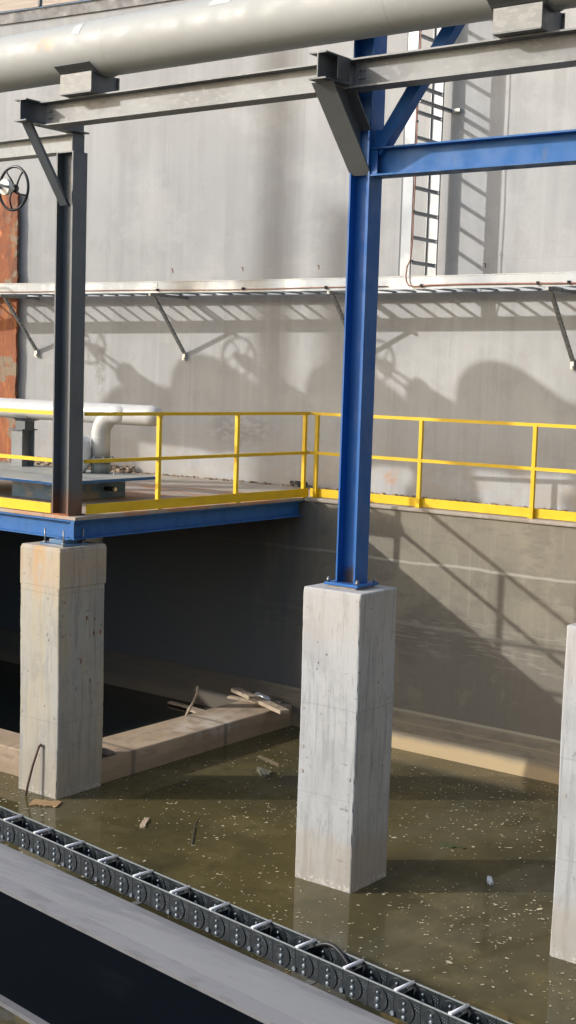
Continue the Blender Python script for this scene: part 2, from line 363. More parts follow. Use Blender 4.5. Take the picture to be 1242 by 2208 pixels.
# basin wall along the walkway, with its haunch
t = thing('basin_wall', 'brown stained concrete basin wall under the walkway, lower part shaded by the deck', 'wall', (-9, 14, WZ))
b = Bm()
nx = 40
prof = [(Y1, -.03), (Y1, -2.45)]
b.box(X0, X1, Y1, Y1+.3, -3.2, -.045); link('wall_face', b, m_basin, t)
b = Bm(); b.box(X0, X1, Y1-.03, Y1+.22, -.044, 0, .012); link('coping', b, m_walk, t)
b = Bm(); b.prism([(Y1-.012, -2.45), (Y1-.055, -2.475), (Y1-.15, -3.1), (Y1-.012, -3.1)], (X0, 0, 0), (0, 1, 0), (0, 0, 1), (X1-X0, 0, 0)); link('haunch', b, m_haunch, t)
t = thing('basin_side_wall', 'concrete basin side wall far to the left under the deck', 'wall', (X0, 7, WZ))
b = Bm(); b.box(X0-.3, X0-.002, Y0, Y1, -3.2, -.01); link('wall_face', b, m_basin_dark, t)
t = thing('basin_side_wall', 'concrete basin side wall at the right end of the pool', 'wall', (X1, 7, WZ))
b = Bm(); b.box(X1+.002, X1+.3, Y0, Y1, -3.2, -.01); link('wall_face', b, m_basin, t)
t = thing('basin_side_wall', 'concrete basin wall on the near side of the pool', 'wall', (-9, Y0, WZ))
b = Bm(); b.box(X0, X1, Y0-.3, Y0-.002, -3.2, -.01); link('wall_face', b, m_basin, t)

# tank wall
m_tie = mat('tie_rust', (.22, .13, .08), .9)
t = thing('tank_wall', 'tall pale grey concrete tank wall with vertical streaks and cast shadows', 'wall', (-11, 15.2, 0))
xs = [-30+.5*i for i in range(89)]
def wallbm(z0, z1, y_off0, y_off1, xa=-30, xb=14):
    b = Bm(); bb = b.b; X = [x for x in xs if xa <= x <= xb]
    F = [(bb.verts.new((x, Yw(x)+y_off0, z0)), bb.verts.new((x, Yw(x)+y_off0, z1)), bb.verts.new((x, Yw(x)+y_off1, z1)), bb.verts.new((x, Yw(x)+y_off1, z0))) for x in X]
    for p, q in zip(F, F[1:]):
        for i in range(4): bb.faces.new((p[i], p[(i+1) % 4], q[(i+1) % 4], q[i]))
    bb.faces.new(F[0]); bb.faces.new(F[-1][::-1]); bmesh.ops.recalc_face_normals(bb, faces=bb.faces)
    return b
o = link('wall_face', wallbm(-.002, 6.84, 0, .4), m_tank, t)
for p in o.data.polygons: p.use_smooth = False
link('coping', wallbm(6.843, 7.02, -.03, .4), m_coping, t)  # dark strip stands in for the shade below the plywood edge
for x, z in ((-13.62, 3.02), (-12.35, 3.02), (-11.05, 3.02), (-8.47, 2.98)):
    b = Bm(); y = Yw(x); b.box(x-.016, x+.016, y-.006, y+.002, z-.004, z+.008); b.box(x+.006, x+.016, y-.005, y+.002, z-.05, z-.006); link('rusty_tie', b, m_tie, t)
b = Bm()
rn = random.Random(3)
for i in range(420):   # mortar crumbs and weeds where the wall meets the walkway
    x = rn.uniform(-17, -5); y = Yw(x)-abs(rn.gauss(0, .05))-.01; r = rn.uniform(.006, .022)
    b.obox((x, y, r*.4+.004), (r*2, r*rn.uniform(-.5, .5), 0), (0, r*1.6, r*rn.uniform(-.4, .4)), (0, 0, r))
o = link('mortar_crumbs', b, m_gravel); tag(o, 'crumbs of mortar and grit along the foot of the tank wall', 'rubble'); o['kind'] = 'stuff'
b = Bm()
for i in range(700):
    x = rn.uniform(-16.6, -14.2); y = Yw(x)-abs(rn.gauss(0, .22))-.02; r = rn.uniform(.015, .045)
    if x > -14.8: r *= .6
    h = max(0, .10-.25*(Yw(x)-y))
    b.obox((x, y, h*rn.random()+.01), (r*2, r*rn.uniform(-1, 1), 0), (0, r*1.6, r*rn.uniform(-.6, .6)), (r*rn.uniform(-.6, .6), 0, r*1.5))
o = link('gravel_heap', b, m_gravel); tag(o, 'low ridge of brown gravel against the tank wall behind the white pipe', 'gravel'); o['kind'] = 'stuff'

for i, (xa, xb) in enumerate(((-21.1, -18.67), (-18.63, -16.20), (-16.14, -13.72), (-13.68, -11.26))):
    lab = ['plywood sheet on the tank wall top, farthest left out of view', 'plywood sheet on the tank wall top at the upper left corner',
           'plywood sheet on the tank wall top right of the dark batten', 'plywood sheet on the tank wall top hidden behind the cream pipe'][i]
    t = thing('plywood_sheet', lab, 'plywood', ((xa+xb)/2, Yw((xa+xb)/2), 7.02), 'plywood sheets on top of the tank wall')
    ya, yb = Yw(xa)-.07, Yw(xb)-.07
    b = Bm(); b.prism([(xa, ya), (xb, yb), (xb, yb+.03), (xa, ya+.03)], (0, 0, 7.022), (1, 0, 0), (0, 1, 0), (0, 0, 1.22)); link('sheet', b, m_ply, t)
    b = Bm(); b.box(xb-.005, xb+.035, yb-.025, yb+.028, 7.023, 8.24); link('batten', b, m_coping, t)
    b = Bm(); b.prism([(xa, ya), (xb, yb), (xb, yb+.03), (xa, ya+.03)], (0, 0, 8.245), (1, 0, 0), (0, 1, 0), (0, 0, 1.22)); link('sheet', b, m_ply, t)

# walkway sheet between basin and tank
b = Bm(); b.box(-30, 12, Y1+.225, 15.35, -.05, .0); struct('walkway', b, m_walk)

# ------------------------------------------------------------------ piers
m_plug = mat('tie_plug_mortar', (.36, .35, .33), .9)
def pier(label, x0, x1, y0, y1, ztop, m, tie=()):
    t = thing('concrete_pier', label, 'pier', ((x0+x1)/2, (y0+y1)/2, WZ), 'square concrete piers standing in the pool')
    b = Bm(); b.box(x0, x1, y0, y1, WZ-.3, ztop, .014)
    # form-board offsets and slight bow of the cast faces
    bmesh.ops.subdivide_edges(b.b, edges=[e for e in b.b.edges if abs(e.verts[0].co.z-e.verts[1].co.z) > 1], cuts=70)
    r = random.Random(int(abs(x0)*100))
    cx_, cy_ = (x0+x1)/2, (y0+y1)/2
    mids = {q for q in b.b.verts if min(abs(q.co.x-x0), abs(q.co.x-x1)) > .001 and min(abs(q.co.y-y0), abs(q.co.y-y1)) > .001}
    for vv in b.b.verts:
        if vv.co.z < ztop-.03:   # slight bow, worn and chipped arrises
            vv.co.x += .004*math.sin(vv.co.z*3.1+x0); vv.co.y += .004*math.sin(vv.co.z*2.3)
            if vv in mids:
                k = r.uniform(0, .0015)+(r.uniform(.003, .009) if r.random() < .10 else 0)
                vv.co.x += k*(1 if vv.co.x < cx_ else -1); vv.co.y += k*(1 if vv.co.y < cy_ else -1)
    link('shaft', b, m, t)
    for (fx, fy, fz, ax) in tie:
        b = Bm(); b.disc((fx, fy, fz), ax, .019, .004, 14); link('tie_plug', b, m_plug, t)
    return t
MP = (-6.985, -6.375, 9.545, 10.12); LP = (-10.73, -10.145, 9.65, 10.31); RP = (-4.475, -3.86, 9.52, 10.12)
pier('grey concrete pier carrying the blue column in the middle of the pool', *MP, -.30, m_pier,
     [(-6.945, 9.548, -.52, (0, -1, 0)), (-6.43, 9.548, -.62, (0, -1, 0)), (-6.43, 9.548, -1.02, (0, -1, 0)), (-6.945, 9.548, -1.72, (0, -1, 0)), (-6.44, 9.548, -1.92, (0, -1, 0)), (-6.378, 9.66, -.62, (1, 0, 0)), (-6.945, 9.548, -1.94, (0, -1, 0))])
pier('wood-grained tan concrete pier under the corner of the blue deck beams', *LP, -.30, m_pier_l)
pier('grey concrete pier cut off by the right edge of the picture', *RP, -.30, m_pier,
     [(-4.42, 9.523, -.42, (0, -1, 0)), (-4.42, 9.523, -.80, (0, -1, 0)), (-4.42, 9.523, -1.62, (0, -1, 0))])
# left pier: raised cap band of the second pour
lpt = [o for o in COL.objects if o.name.startswith('concrete_pier')][1]
b = Bm(); x0, x1, y0, y1 = LP; b.box(x0-.006, x1+.006, y0-.006, y1+.006, -.72, -.325, .010); link('cap_band', b, m_pier_l, lpt)
rr = random.Random(5)
for k in range(7):
    yy = rr.uniform(y0+.3, y1-.05); zz = rr.uniform(-2.0, -1.0)
    b = Bm(); b.box(x1-.002, x1+.0065, yy, yy+.012, zz, zz+rr.uniform(.02, .05)); link('rust_spot', b, m_rust, lpt)

# ------------------------------------------------------------------ curbs in the water
t = thing('concrete_curb', 'tan concrete curb running from the left pier back to the basin wall', 'curb', (-10.5, 12, WZ))
b = Bm(); b.box(-10.83, -10.2, LP[3]+.004, Y1-.12, -3.1, -2.652, .015); link('curb_block', b, m_curb, t)
t = thing('concrete_curb', 'tan concrete curb leaving the left pier towards the left edge', 'curb', (-15, 10.1, WZ))
b = Bm(); b.box(X0, LP[0]-.004, 9.93, 10.40, -3.1, -2.62, .015); link('curb_block', b, m_curb, t)

# ------------------------------------------------------------------ deck
t = thing('steel_deck', 'raised deck with rust stained top slab and light blue edge beams', 'deck', (-12, 12, -.3))
b = Bm(); b.box(X0, -10.19, 9.90, Y1-.035, -.035, 0, .004); link('deck_slab', b, m_deck, t)
b = Bm(); b.prism(hprof(.12, .20, .012, .016), (X0, 9.955, -.137), (0, 1, 0), (0, 0, 1), (-10.262-X0, 0, 0)); link('edge_beam', b, m_blue_light, t)
b = Bm(); b.prism(hprof(.12, .20, .012, .016), (-10.262, 9.90, -.137), (1, 0, 0), (0, 0, 1), (0, Y1-.04-9.90, 0)); link('edge_beam', b, m_blue_light, t)
b = Bm(); b.box(-10.256, -10.206, 9.8945, 9.8995, -.222, -.052); link('end_plate', b, m_blue_light, t)
for yy in (11.2, 12.5):
    b = Bm(); b.prism(hprof(.1, .18, .01, .014), (X0, yy, -.128), (0, 1, 0), (0, 0, 1), (-10.33-X0, 0, 0)); link('joist', b, m_blue_light, t)

# bearing on the left pier
t = thing('bearing_plate', 'light blue bearing plates with tall anchor bolts on the left pier', 'base plate', (-10.37, 9.93, -.30))
b = Bm(); b.box(-10.55, -10.20, 9.74, 10.10, -.300, -.280, .003); link('plate', b, m_blue_rusty, t)
b = Bm(); b.box(-10.47, -10.27, 9.80, 10.03, -.279, -.239, .003); link('plate', b, m_blue_rusty, t)
for x, y in ((-10.51, 9.78), (-10.235, 9.78), (-10.235, 10.06), (-10.51, 10.06)):
    b = Bm(); b.tube([(x, y, -.279), (x, y, -.13)], .0085, 8); link('anchor_bolt', b, m_strut, t)
    b = Bm(); b.tube([(x, y, -.2795), (x, y, -.262)], .02, 6); link('nut', b, m_strut, t)

# ------------------------------------------------------------------ columns and overhead steel
t = thing('steel_column', 'dark grey H-section steel column standing on the deck corner, rusty foot', 'column', (-10.455, 10.03, 0))
b = Bm(); b.prism(hprof(.20, .245, .012, .016), (-10.455, 10.03, .013), (0, 1, 0), (1, 0, 0), (0, 0, 3.70)); link('shaft', b, m_grey, t)
b = Bm(); b.box(-10.60, -10.31, 9.915, 10.15, .001, .012); link('base_plate', b, m_rust, t)
b = Bm(); b.box(-10.578, -10.332, 9.93, 10.13, 3.7135, 3.726); link('cap_plate', b, m_grey, t)
t = thing('steel_column', 'blue H-section steel column standing on the middle pier', 'column', (-6.688, 9.845, -.3))
b = Bm(); b.prism(hprof(.195, .205, .012, .015), (-6.688, 9.845, -.258), (0, 1, 0), (1, 0, 0), (0, 0, 7.2)); link('shaft', b, m_blue, t)
b = Bm(); b.box(-6.865, -6.51, 9.68, 10.01, -.282, -.2595, .003); link('base_plate', b, m_blue, t)
b = Bm(); b.box(-6.83, -6.54, 9.70, 9.99, -.3, -.283); link('grout_pad', b, m_walk, t)
for x, y in ((-6.84, 9.71), (-6.535, 9.71), (-6.535, 9.98), (-6.84, 9.98)):
    b = Bm(); b.tube([(x, y, -.259), (x, y, -.225)], .016, 6); b.tube([(x, y, -.225), (x, y, -.215)], .008, 8); link('anchor_bolt', b, m_strut, t)

# blue beam and diagonal brace to the right
t = thing('blue_beam', 'blue horizontal I-beam running right from the blue column', 'beam', (-5, 9.84, 3.2))
b = Bm(); b.prism(hprof(.19, .235, .010, .014), (-6.58, 9.845, 3.335), (0, 1, 0), (0, 0, 1), (8, 0, 0)); link('beam', b, m_blue_light, t)
b = Bm(); b.box(-6.582, -6.52, 9.762, 9.768, 3.235, 3.435); link('clip_plate', b, m_blue, t)
t = thing('diagonal_brace', 'blue diagonal brace climbing right from the blue column above the beam', 'brace', (-6.55, 9.84, 3.45))
dv = Vector((.66, 0, .93)).normalized(); b = Bm()
b.prism([(-.055, -.055), (.055, -.055), (.055, .055), (-.055, .055)], (-6.56, 9.84, 3.42), dv.cross(Vector((0, 1, 0))), (0, 1, 0), dv*3.6); link('brace_tube', b, m_blue, t)
b = Bm(); b.box(-6.58, -6.47, 9.80, 9.812, 3.456, 3.60); link('gusset', b, m_blue, t)
t = thing('steel_column', 'blue steel column glimpsed beyond the right pipe saddle at the top edge', 'column', (-4.5, 10.4, 3.0))
b = Bm(); b.prism(hprof(.195, .205, .012, .015), (-4.12, 9.845, 3.456), (0, 1, 0), (1, 0, 0), (0, 0, 3.5)); link('shaft', b, m_blue, t)

# arms (along Y) and the two runs of galvanised beam between them
BY = 9.52
def arm(label, x, y0, y1, zb, zt, m):
    t = thing('cantilever_arm', label, 'steel arm', (x, y1, zb), 'short cantilever arms carrying the pipe beams')
    b = Bm(); b.prism(hprof(.17, zt-zb, .010, .013), (x, y0, (zt+zb)/2), (1, 0, 0), (0, 0, 1), (0, y1-y0, 0)); link('beam', b, m, t)
    return t
ta = arm('dark grey cantilever arm with a wide knee brace on the blue column', -6.69, 9.10, 9.735, 3.905, 4.12, m_dkgrey_flat)
b = Bm()   # knee: W-section with flanges facing front and back
A = Vector((-6.69, 9.225, 3.895)); Bp = Vector((-6.69, 9.825, 3.23)); d = (Bp-A); n_ = Vector((0, d.z, -d.y)).normalized()
def knee(bm, half, off0, off1, A, d):   # sheared plate: ends cut level
    bm.prism([(-half, off0), (half, off0), (half, off1), (-half, off1)], A, (1, 0, 0), (0, 1, 0), d)
knee(b, .105, -.055, -.040, A, d); 
b.prism([(9.185, 3.895), (9.49, 3.895), (9.735, 3.60), (9.735, 3.285)], (-6.696, 0, 0), (0, 1, 0), (0, 0, 1), (.012, 0, 0))
b.prism([(9.487, 3.895), (9.502, 3.895), (9.738, 3.61), (9.738, 3.592)], (-6.795, 0, 0), (0, 1, 0), (0, 0, 1), (.21, 0, 0))
link('knee_brace', b, m_dkgrey_flat, ta)
b = Bm(); b.box(-6.60, -6.592, 9.25, 9.415, 3.925, 4.105); link('stiffener', b, m_dkgrey_flat, ta)
tb = arm('dark grey cantilever arm with a flat knee strut on the deck corner column', -10.385, 9.26, 10.12, 3.915, 4.125, m_grey)
b = Bm(); A = Vector((-10.375, 9.33, 3.91)); d = Vector((-10.44, 9.915, 3.18))-A
b.prism([(-.055, -.006), (.055, -.006), (.055, .006), (-.055, .006)], A, (1, 0, 0), (0, 1, 0), d)
b.prism([(-.006, .006), (.006, .006), (.006, .09), (-.006, .09)], A, (1, 0, 0), (0, 1, 0), d); link('knee_brace', b, m_grey, tb)
for t_, x in ((ta, -6.60), (tb, -10.295)):
    for k in range(2):
        for z in (3.97, 4.03):
            b = Bm(); b.dome((x+.05+k*.035, BY-.012, z), (0, -1, 0), .012, .012, 8); link('bolt', b, m_strut, t_)
for lab, xa, xb in (('galvanised pipe beam spanning left of the blue column to the left arm', -10.298, -6.780),
                    ('galvanised pipe beam running right from the blue column arm', -6.603, 2.0),
                    ):
    t = thing('pipe_beam', lab, 'beam', ((xa+xb)/2, BY, 3.88), 'galvanised beams under the big cream pipe')
    b = Bm(); b.prism(hprof(.19, .235, .010, .014), (xa, BY, 4.0), (0, 1, 0), (0, 0, 1), (xb-xa, 0, 0)); link('beam', b, m_galv, t)
t = thing('header_beam', 'grey beam on top of the deck corner column running left', 'beam', (-13, 10.03, 3.73))
b = Bm(); b.prism(hprof(.17, .185, .010, .013), (-20.5, 10.03, 3.8195), (0, 1, 0), (0, 0, 1), (10.125, 0, 0)); link('beam', b, mat('mid_grey_paint', (.27, .285, .285), .5, layers=[('n', (9, 9, 9), 4, (.18, .18, .18), .5, .65, .6)]), t)
b = Bm(); b.box(-10.3735, -10.365, 9.945, 10.115, 3.728, 3.9105); link('end_plate', b, m_grey, t)

# big pipe with saddles
PZ, PR = 4.557, .262
t = thing('large_pipe', 'big cream painted pipe crossing the top of the picture', 'pipe', (-8, BY, PZ-PR))
b = Bm(); b.tube([(-20.2, BY, PZ)]+[(-20.2+i*2.0, BY, PZ) for i in range(1, 12)], PR, 64); link('pipe_body', b, m_pipe, t)
b = Bm(); b.tube(arc((-20.2, BY, PZ-.45), (0, 0, 1), (-1, 0, 0), .45, 0, PI/2, 10)+[(-20.65, BY, .0)], PR, 40); link('elbow', b, m_pipe, t)
def patch(x0, x1, a0, a1, skew=0):
    b = Bm(); bb = b.b; n = 10; g = []
    for i in range(n+1):
        an = a0+(a1-a0)*i/n; y = BY-(PR+.003)*math.cos(an); z = PZ+(PR+.003)*math.sin(an)
        g.append((bb.verts.new((x0+skew*i/n, y, z)), bb.verts.new((x1+skew*i/n, y, z))))
    for p, q in zip(g, g[1:]): bb.faces.new((p[0], p[1], q[1], q[0])).smooth = True
    return b
for x, w_, a0, a1 in ((-9.70, .10, .35, .9), (-8.03, .24, .55, .95)):
    link('tape_patch', patch(x, x+w_, a0, a1), m_tape, t)
def saddle(label, x0, x1):
    t = thing('pipe_saddle', label, 'pipe support', ((x0+x1)/2, BY, 4.118), 'steel saddles between the pipe and its beams')
    top = 4.31
    def cradle(ya, yb, m, name, z0=4.133):   # plate whose top follows the pipe
        b = Bm(); pr = [(ya, z0), (yb, z0)]
        for i in range(9):
            y = yb-(yb-ya)*i/8; dy = y-BY; pr.append((y, min(top, PZ-math.sqrt((PR+.014)**2-dy*dy))))
        return pr
    b = Bm(); b.prism(cradle(BY-.19, BY-.176, 0, 0), (x0, 0, 0), (0, 1, 0), (0, 0, 1), (x1-x0, 0, 0)); link('front_plate', b, m_saddle, t)
    b = Bm(); b.prism(cradle(BY+.176, BY+.19, 0, 0), (x0, 0, 0), (0, 1, 0), (0, 0, 1), (x1-x0, 0, 0)); link('back_plate', b, m_saddle, t)
    b = Bm(); b.box(x0, x1, BY-.195, BY+.195, 4.1195, 4.1325); link('base_plate', b, m_dkgrey_flat, t)
    for xx in (x0+.01, x1-.03):
        b = Bm(); b.prism(cradle(BY-.1755, BY+.1755, 0, 0), (xx, 0, 0), (0, 1, 0), (0, 0, 1), (.012, 0, 0)); link('web_plate', b, m_grey, t)  # darker paint stands in for shade inside the hollow saddle
    b = Bm(); outer = []; inner = []
    for i in range(17):
        an = -2.26+(2.26-.88)*i/16
        outer.append((BY+(PR+.013)*math.cos(an), PZ+(PR+.013)*math.sin(an))); inner.append((BY+(PR+.003)*math.cos(an), PZ+(PR+.003)*math.sin(an)))
    outer = [(BY-.235, 4.383), *outer, (BY+.235, 4.383)]; inner = [(BY-.228, 4.392), *inner, (BY+.228, 4.392)]
    b.prism(outer+inner[::-1], (x0-.045, 0, 0), (0, 1, 0), (0, 0, 1), (x1-x0+.05, 0, 0)); link('wear_plate', b, m_dkgrey_flat, t)
    return t
saddle('small galvanised saddle under the cream pipe near the left arm', -9.90, -9.485)
saddle('galvanised saddle under the cream pipe at the top right corner', -5.235, -4.83)
saddle('galvanised saddle under the cream pipe out of view left', -14.4, -14.0)

# ------------------------------------------------------------------ yellow guardrails
def guard(label, p0, p1, posts, toe=True, ztoe=.003):
    p0, p1 = Vector(p0), Vector(p1); d = (p1-p0).normalized(); nrm = Vector((-d.y, d.x, 0))
    t = thing('guardrail', label, 'guardrail', (p0+p1)/2)
    L_ = (p1-p0)
    def rail(z, name):
        b = Bm(); b.prism([(-.019, -.019), (.019, -.019), (.019, .019), (-.019, .019)], p0+Vector((0, 0, z)), nrm, (0, 0, 1), L_); link(name, b, m_yellow, t)
    rail(1.06, 'top_rail'); rail(.565, 'mid_rail')
    for s in posts:
        c = p0+d*s; b = Bm(); b.obox(c+Vector((0, 0, .525+.002)), nrm*.044, d*.044, (0, 0, 1.03)); link('post', b, m_yellow, t)
        b = Bm(); b.obox(c+Vector((0, 0, .006)), nrm*.085, d*.07, (0, 0, .008)); link('foot_plate', b, m_yellow, t)
    b = Bm(); b.obox((p0+p1)/2+Vector((0, 0, .0615)) - nrm*.03, nrm*.008, L_, (0, 0, .105)); link('toe_board', b, m_yellow, t)
    return t
guard('yellow guardrail along the deck edge between the grey column and the far corner', (-10.31, 10.14, 0), (-10.22, 13.96, 0), (1.11, 2.44, 3.75))
guard('yellow guardrail on the front deck edge left of the grey column', (-20, 9.97, 0), (-10.60, 9.97, 0), (.1, 1.7, 3.3, 4.9, 6.5, 8.0))
guard('yellow guardrail along the walkway over the basin wall', (4.0, 13.985, 0), (-10.20, 13.985, 0), (.3, 2.0, 3.6, 5.2, 6.8, 8.4, 9.6, 11.07, 12.57, 14.1))

# ------------------------------------------------------------------ cable tray on the wall
t = thing('cable_tray', 'long horizontal aluminium ladder tray running across the tank wall', 'cable tray', (-11, 14.6, 2.6))
TX = [-20+i*1.0 for i in range(25)]
def rail_bm(off, z0, z1, th, fl):
    b = Bm(); bb = b.b
    pr = [(0, z0), (0, z1), (fl, z1), (fl, z1-.006), (th, z1-.006), (th, z0+.006), (fl, z0+.006), (fl, z0)]
    sg = 1
    F = [[bb.verts.new((x, Yw(x)-off+p[0], p[1])) for p in pr] for x in TX]
    for p, q in zip(F, F[1:]):
        for i in range(len(pr)): bb.faces.new((p[i], p[(i+1) % len(pr)], q[(i+1) % len(pr)], q[i]))
    bb.faces.new(F[0]); bb.faces.new(F[-1][::-1]); bmesh.ops.recalc_face_normals(bb, faces=bb.faces); return b
link('outer_rail', rail_bm(.77, 2.625, 2.785, .005, .03), m_alu, t)
link('lip_shadow_line', rail_bm(.774, 2.772, 2.7785, .003, .0035), m_strut, t)  # thin dark strip drawn as the gap shadow near the rail top
link('inner_rail', rail_bm(.17, 2.625, 2.785, .005, -.03), m_alu, t)
x = -19.0
rung0 = None
while x < -2.5:
    if rung0 is None:
        b = Bm(); y = Yw(x); b.box(x-.018, x+.018, y-.762, y-.173, 2.632, 2.655); rung0 = link('rung', b, m_alu, t); rx = x; ry = y
    else:
        c = rung0.copy(); COL.objects.link(c); c.location = (x-rx, Yw(x)-ry, 0)
    x += .3
for xx in (-16.2, -13.33, -10.3, -7.17, -4.0):
    labs = {-16.2: 'leftmost in view, below the handwheel', -13.33: 'between the grey column and the blue column', -10.3: 'just left of and partly behind the blue column', -7.17: 'at the right edge of the picture', -4.0: 'beyond the right edge'}
    y = Yw(xx); k = thing('tray_bracket', 'zinc strut bracket under the wall tray, '+labs[xx], 'bracket', (xx, y, 1.78), 'strut brackets under the cable tray')
    b = Bm(); b.box(xx-.02, xx+.02, y-.80, y-.004, 2.583, 2.6235); link('arm', b, m_strut, k)
    b = Bm(); A = Vector((xx, y-.70, 2.58)); B2 = Vector((xx, y-.03, 1.80)); d = B2-A
    pn = d.cross(Vector((1, 0, 0))).normalized()
    b.prism([(-.02, -.02), (.02, -.02), (.02, .02), (-.02, .02)], A, (1, 0, 0), pn, d)
    o = link('diagonal_strut', b, m_strut, k)
    b = Bm(); L0 = d.length
    for i in range(14):
        c = A+d*((i+.7)/15); b.obox(c-pn*0+Vector((.0215, 0, 0)), (.002, 0, 0), d.normalized()*.022, pn*.012)
    sub('slots', b, m_black, o)
    b = Bm(); b.box(xx-.022, xx+.022, y-.05, y-.001, 1.70, 1.82, .004); b.disc((xx, y-.05, 1.73), (0, -1, 0), .016, .02, 8); link('wall_foot', b, m_hub, k)
# labels stuck on the tray
for xx, w_ in ((-13.30, .09), (-7.55, .20), (-7.25, .15)):
    y = Yw(xx)-.7735; b = Bm(); b.box(xx, xx+w_, y-.001+.002, y+.002, 2.665 if w_ > .1 else 2.70, 2.76); link('paper_label', b, m_white_pipe, t)
# vertical tray
t = thing('cable_tray', 'vertical aluminium ladder tray rising up the tank wall right of the blue column', 'cable tray', (-9.15, 14.7, 2.8))
yv = Yw(-9.15); YO, YI = yv-.77, yv-.17
XV = -.03
def chan(y, s):
    b = Bm(); c0, c1 = (-9.235, -9.065) if s < 0 else (-9.235, -9.095)
    b.prism([(c0, y), (c1, y), (c1, y+.03*s), (c1-.007, y+.03*s), (c1-.007, y+.006*s), (c0+.007, y+.006*s), (c0+.007, y+.03*s), (c0, y+.03*s)], (0, 0, 2.79), (1, 0, 0), (0, 1, 0), (0, 0, 4.0)); return b
link('outer_rail', chan(YO, 1), m_alu, t)
b = Bm(); b.box(-9.262, -9.2365, YO+.004, YO+.05, 2.79, 6.79); link('shade_strip', b, m_grey, t); link('inner_rail', chan(YI, -1), m_alu, t)  # dark strip stands in for the shaded left side of the rail
for i in range(13):
    z = 2.93+.3*i; b = Bm(); b.box(-9.085, -9.067, YO+.031, YI-.031, z, z+.012); b.box(-9.085, -9.067, YO+.031, YI-.031, z+.034, z+.046); b.box(-9.084, -9.079, YO+.031, YI-.031, z+.0125, z+.0335); link('rung', b, m_alu, t)
t2 = thing('wall_strut', 'slotted zinc strut bracing the vertical tray to the tank wall', 'bracket', (-9.05, yv, 4.87))
b = Bm(); b.box(-9.062, -9.02, YO-.02, yv-.003, 4.86, 4.90); o = link('strut', b, m_strut, t2)
b = Bm()
for i in range(12): b.box(-9.0195, -9.018, YO+.03+i*.055, YO+.058+i*.055, 4.872, 4.888)
sub('slots', b, m_black, o)
b = Bm(); b.box(-9.015, -8.90, yv-.06, yv-.004, 4.855, 4.905, .006); link('foot', b, m_hub, t2)
# copper cable
def cable(name, label, pts, r, m, cat='cable', n=8):
    b = Bm(); b.tube(pts, r, n); return tag(link(name, b, m), label, cat)
YC = YO-.018
pts = [(-9.055, YC, 6.6)]+[(-9.055+.006*math.sin(z*5), YC, z) for z in [6.2-.3*i for i in range(11)]]+[(-9.07, YC-.01, 2.98), (-9.11, YC-.015, 2.9), (-9.12, YC-.02, 2.8), (-9.11, YC-.02, 2.72), (-9.07, YC-.02, 2.665), (-9.0, YC-.015, 2.655)]
pts += [(x, Yw(x)-.787, 2.665+.008*math.sin(x*2.1)) for x in [-8.8+.3*i for i in range(16)]]
o = cable('grounding_cable', 'reddish copper cable running down the vertical tray then right along the horizontal tray', pts, .009, m_copper)
cable('grounding_cable', 'thin reddish cable along the horizontal tray left of the vertical tray', [(x, Yw(x)-.785, 2.662+.006*math.sin(x*1.7)) for x in [-19+.4*i for i in range(25)]], .006, m_copper)
for xx in (-16.4, -13.2, -11.7, -10.35, -8.9, -7.3, -6.9):
    y = Yw(xx); b = Bm(); b.box(xx-.016, xx+.016, y-.803, y-.776, 2.645, 2.685, .004); b.disc((xx, y-.803, 2.668), (0, -1, 0), .009, .014, 6)
    tag(rebase(link('cable_clip', b, m_black)), 'small dark clip holding the copper cable on the horizontal tray', 'clip', 'clips holding the copper cable on the horizontal tray')
for z in (4.62, 3.55, 2.95):
    b = Bm(); b.box(-9.075, -9.045, YO-.03, YO-.001, z, z+.03, .004)
    tag(rebase(link('cable_clip', b, m_black)), 'small dark clip holding the copper cable on the vertical tray', 'clip', 'clips holding the copper cable on the vertical tray')

# ------------------------------------------------------------------ deck equipment
t = thing('access_hatch', 'blue raised hatch box with a wide flat cover plate on the deck', 'hatch', (-12, 11.4, 0))
b = Bm(); b.box(-12.36, -11.52, 10.96, 12.02, .001, .235, .004); link('hatch_box', b, m_blue_rusty, t)
b = Bm(); b.box(-14.2, -11.13, 10.50, 12.20, .2355, .272, .004); link('cover_plate', b, mat('cover_plate_paint', (.33, .33, .29), .6, layers=[('n', (3, 3, 3), 5, (.2, .24, .3), .5, .66, .7), ('n', (9, 9, 9), 4, (.4, .37, .3), .5, .65, .6)]), t)
b = Bm(); b.prism([(0, 0), (.004, 0), (.004, .030), (0, .030)], (-14.2, 10.493, .238), (0, 1, 0), (0, 0, 1), (3.06, 0, 0)); b.prism([(0, 0), (.004, 0), (.004, .030), (0, .030)], (-11.127, 10.52, .238), (1, 0, 0), (0, 0, 1), (0, 1.66, 0)); link('plate_edge', b, m_blue_light, t)
for p in ((-11.6, 11.0), (-11.6, 11.9), (-11.15, 12.15), (-12.2, 10.55), (-11.3, 11.35)):
    b = Bm(); b.dome((p[0], p[1], .2725), (0, 0, 1), .014, .016, 6); link('bolt', b, m_hub, t)
b = Bm(); b.disc((-11.518, 11.68, .12), (1, 0, 0), .028, .13, 12); o = link('drain_stub', b, m_black, t)
b = Bm(); b.disc((-11.387, 11.68, .12), (1, 0, 0), .024, .035, 12); sub('cap', b, m_hub, o)
t = thing('access_hatch', 'low dark hatch frame on the deck at the left edge', 'hatch', (-16, 12.6, 0))
b = Bm(); b.box(-17.5, -15.05, 12.4, 13.4, .001, .10, .004); link('hatch_frame', b, m_grey, t)

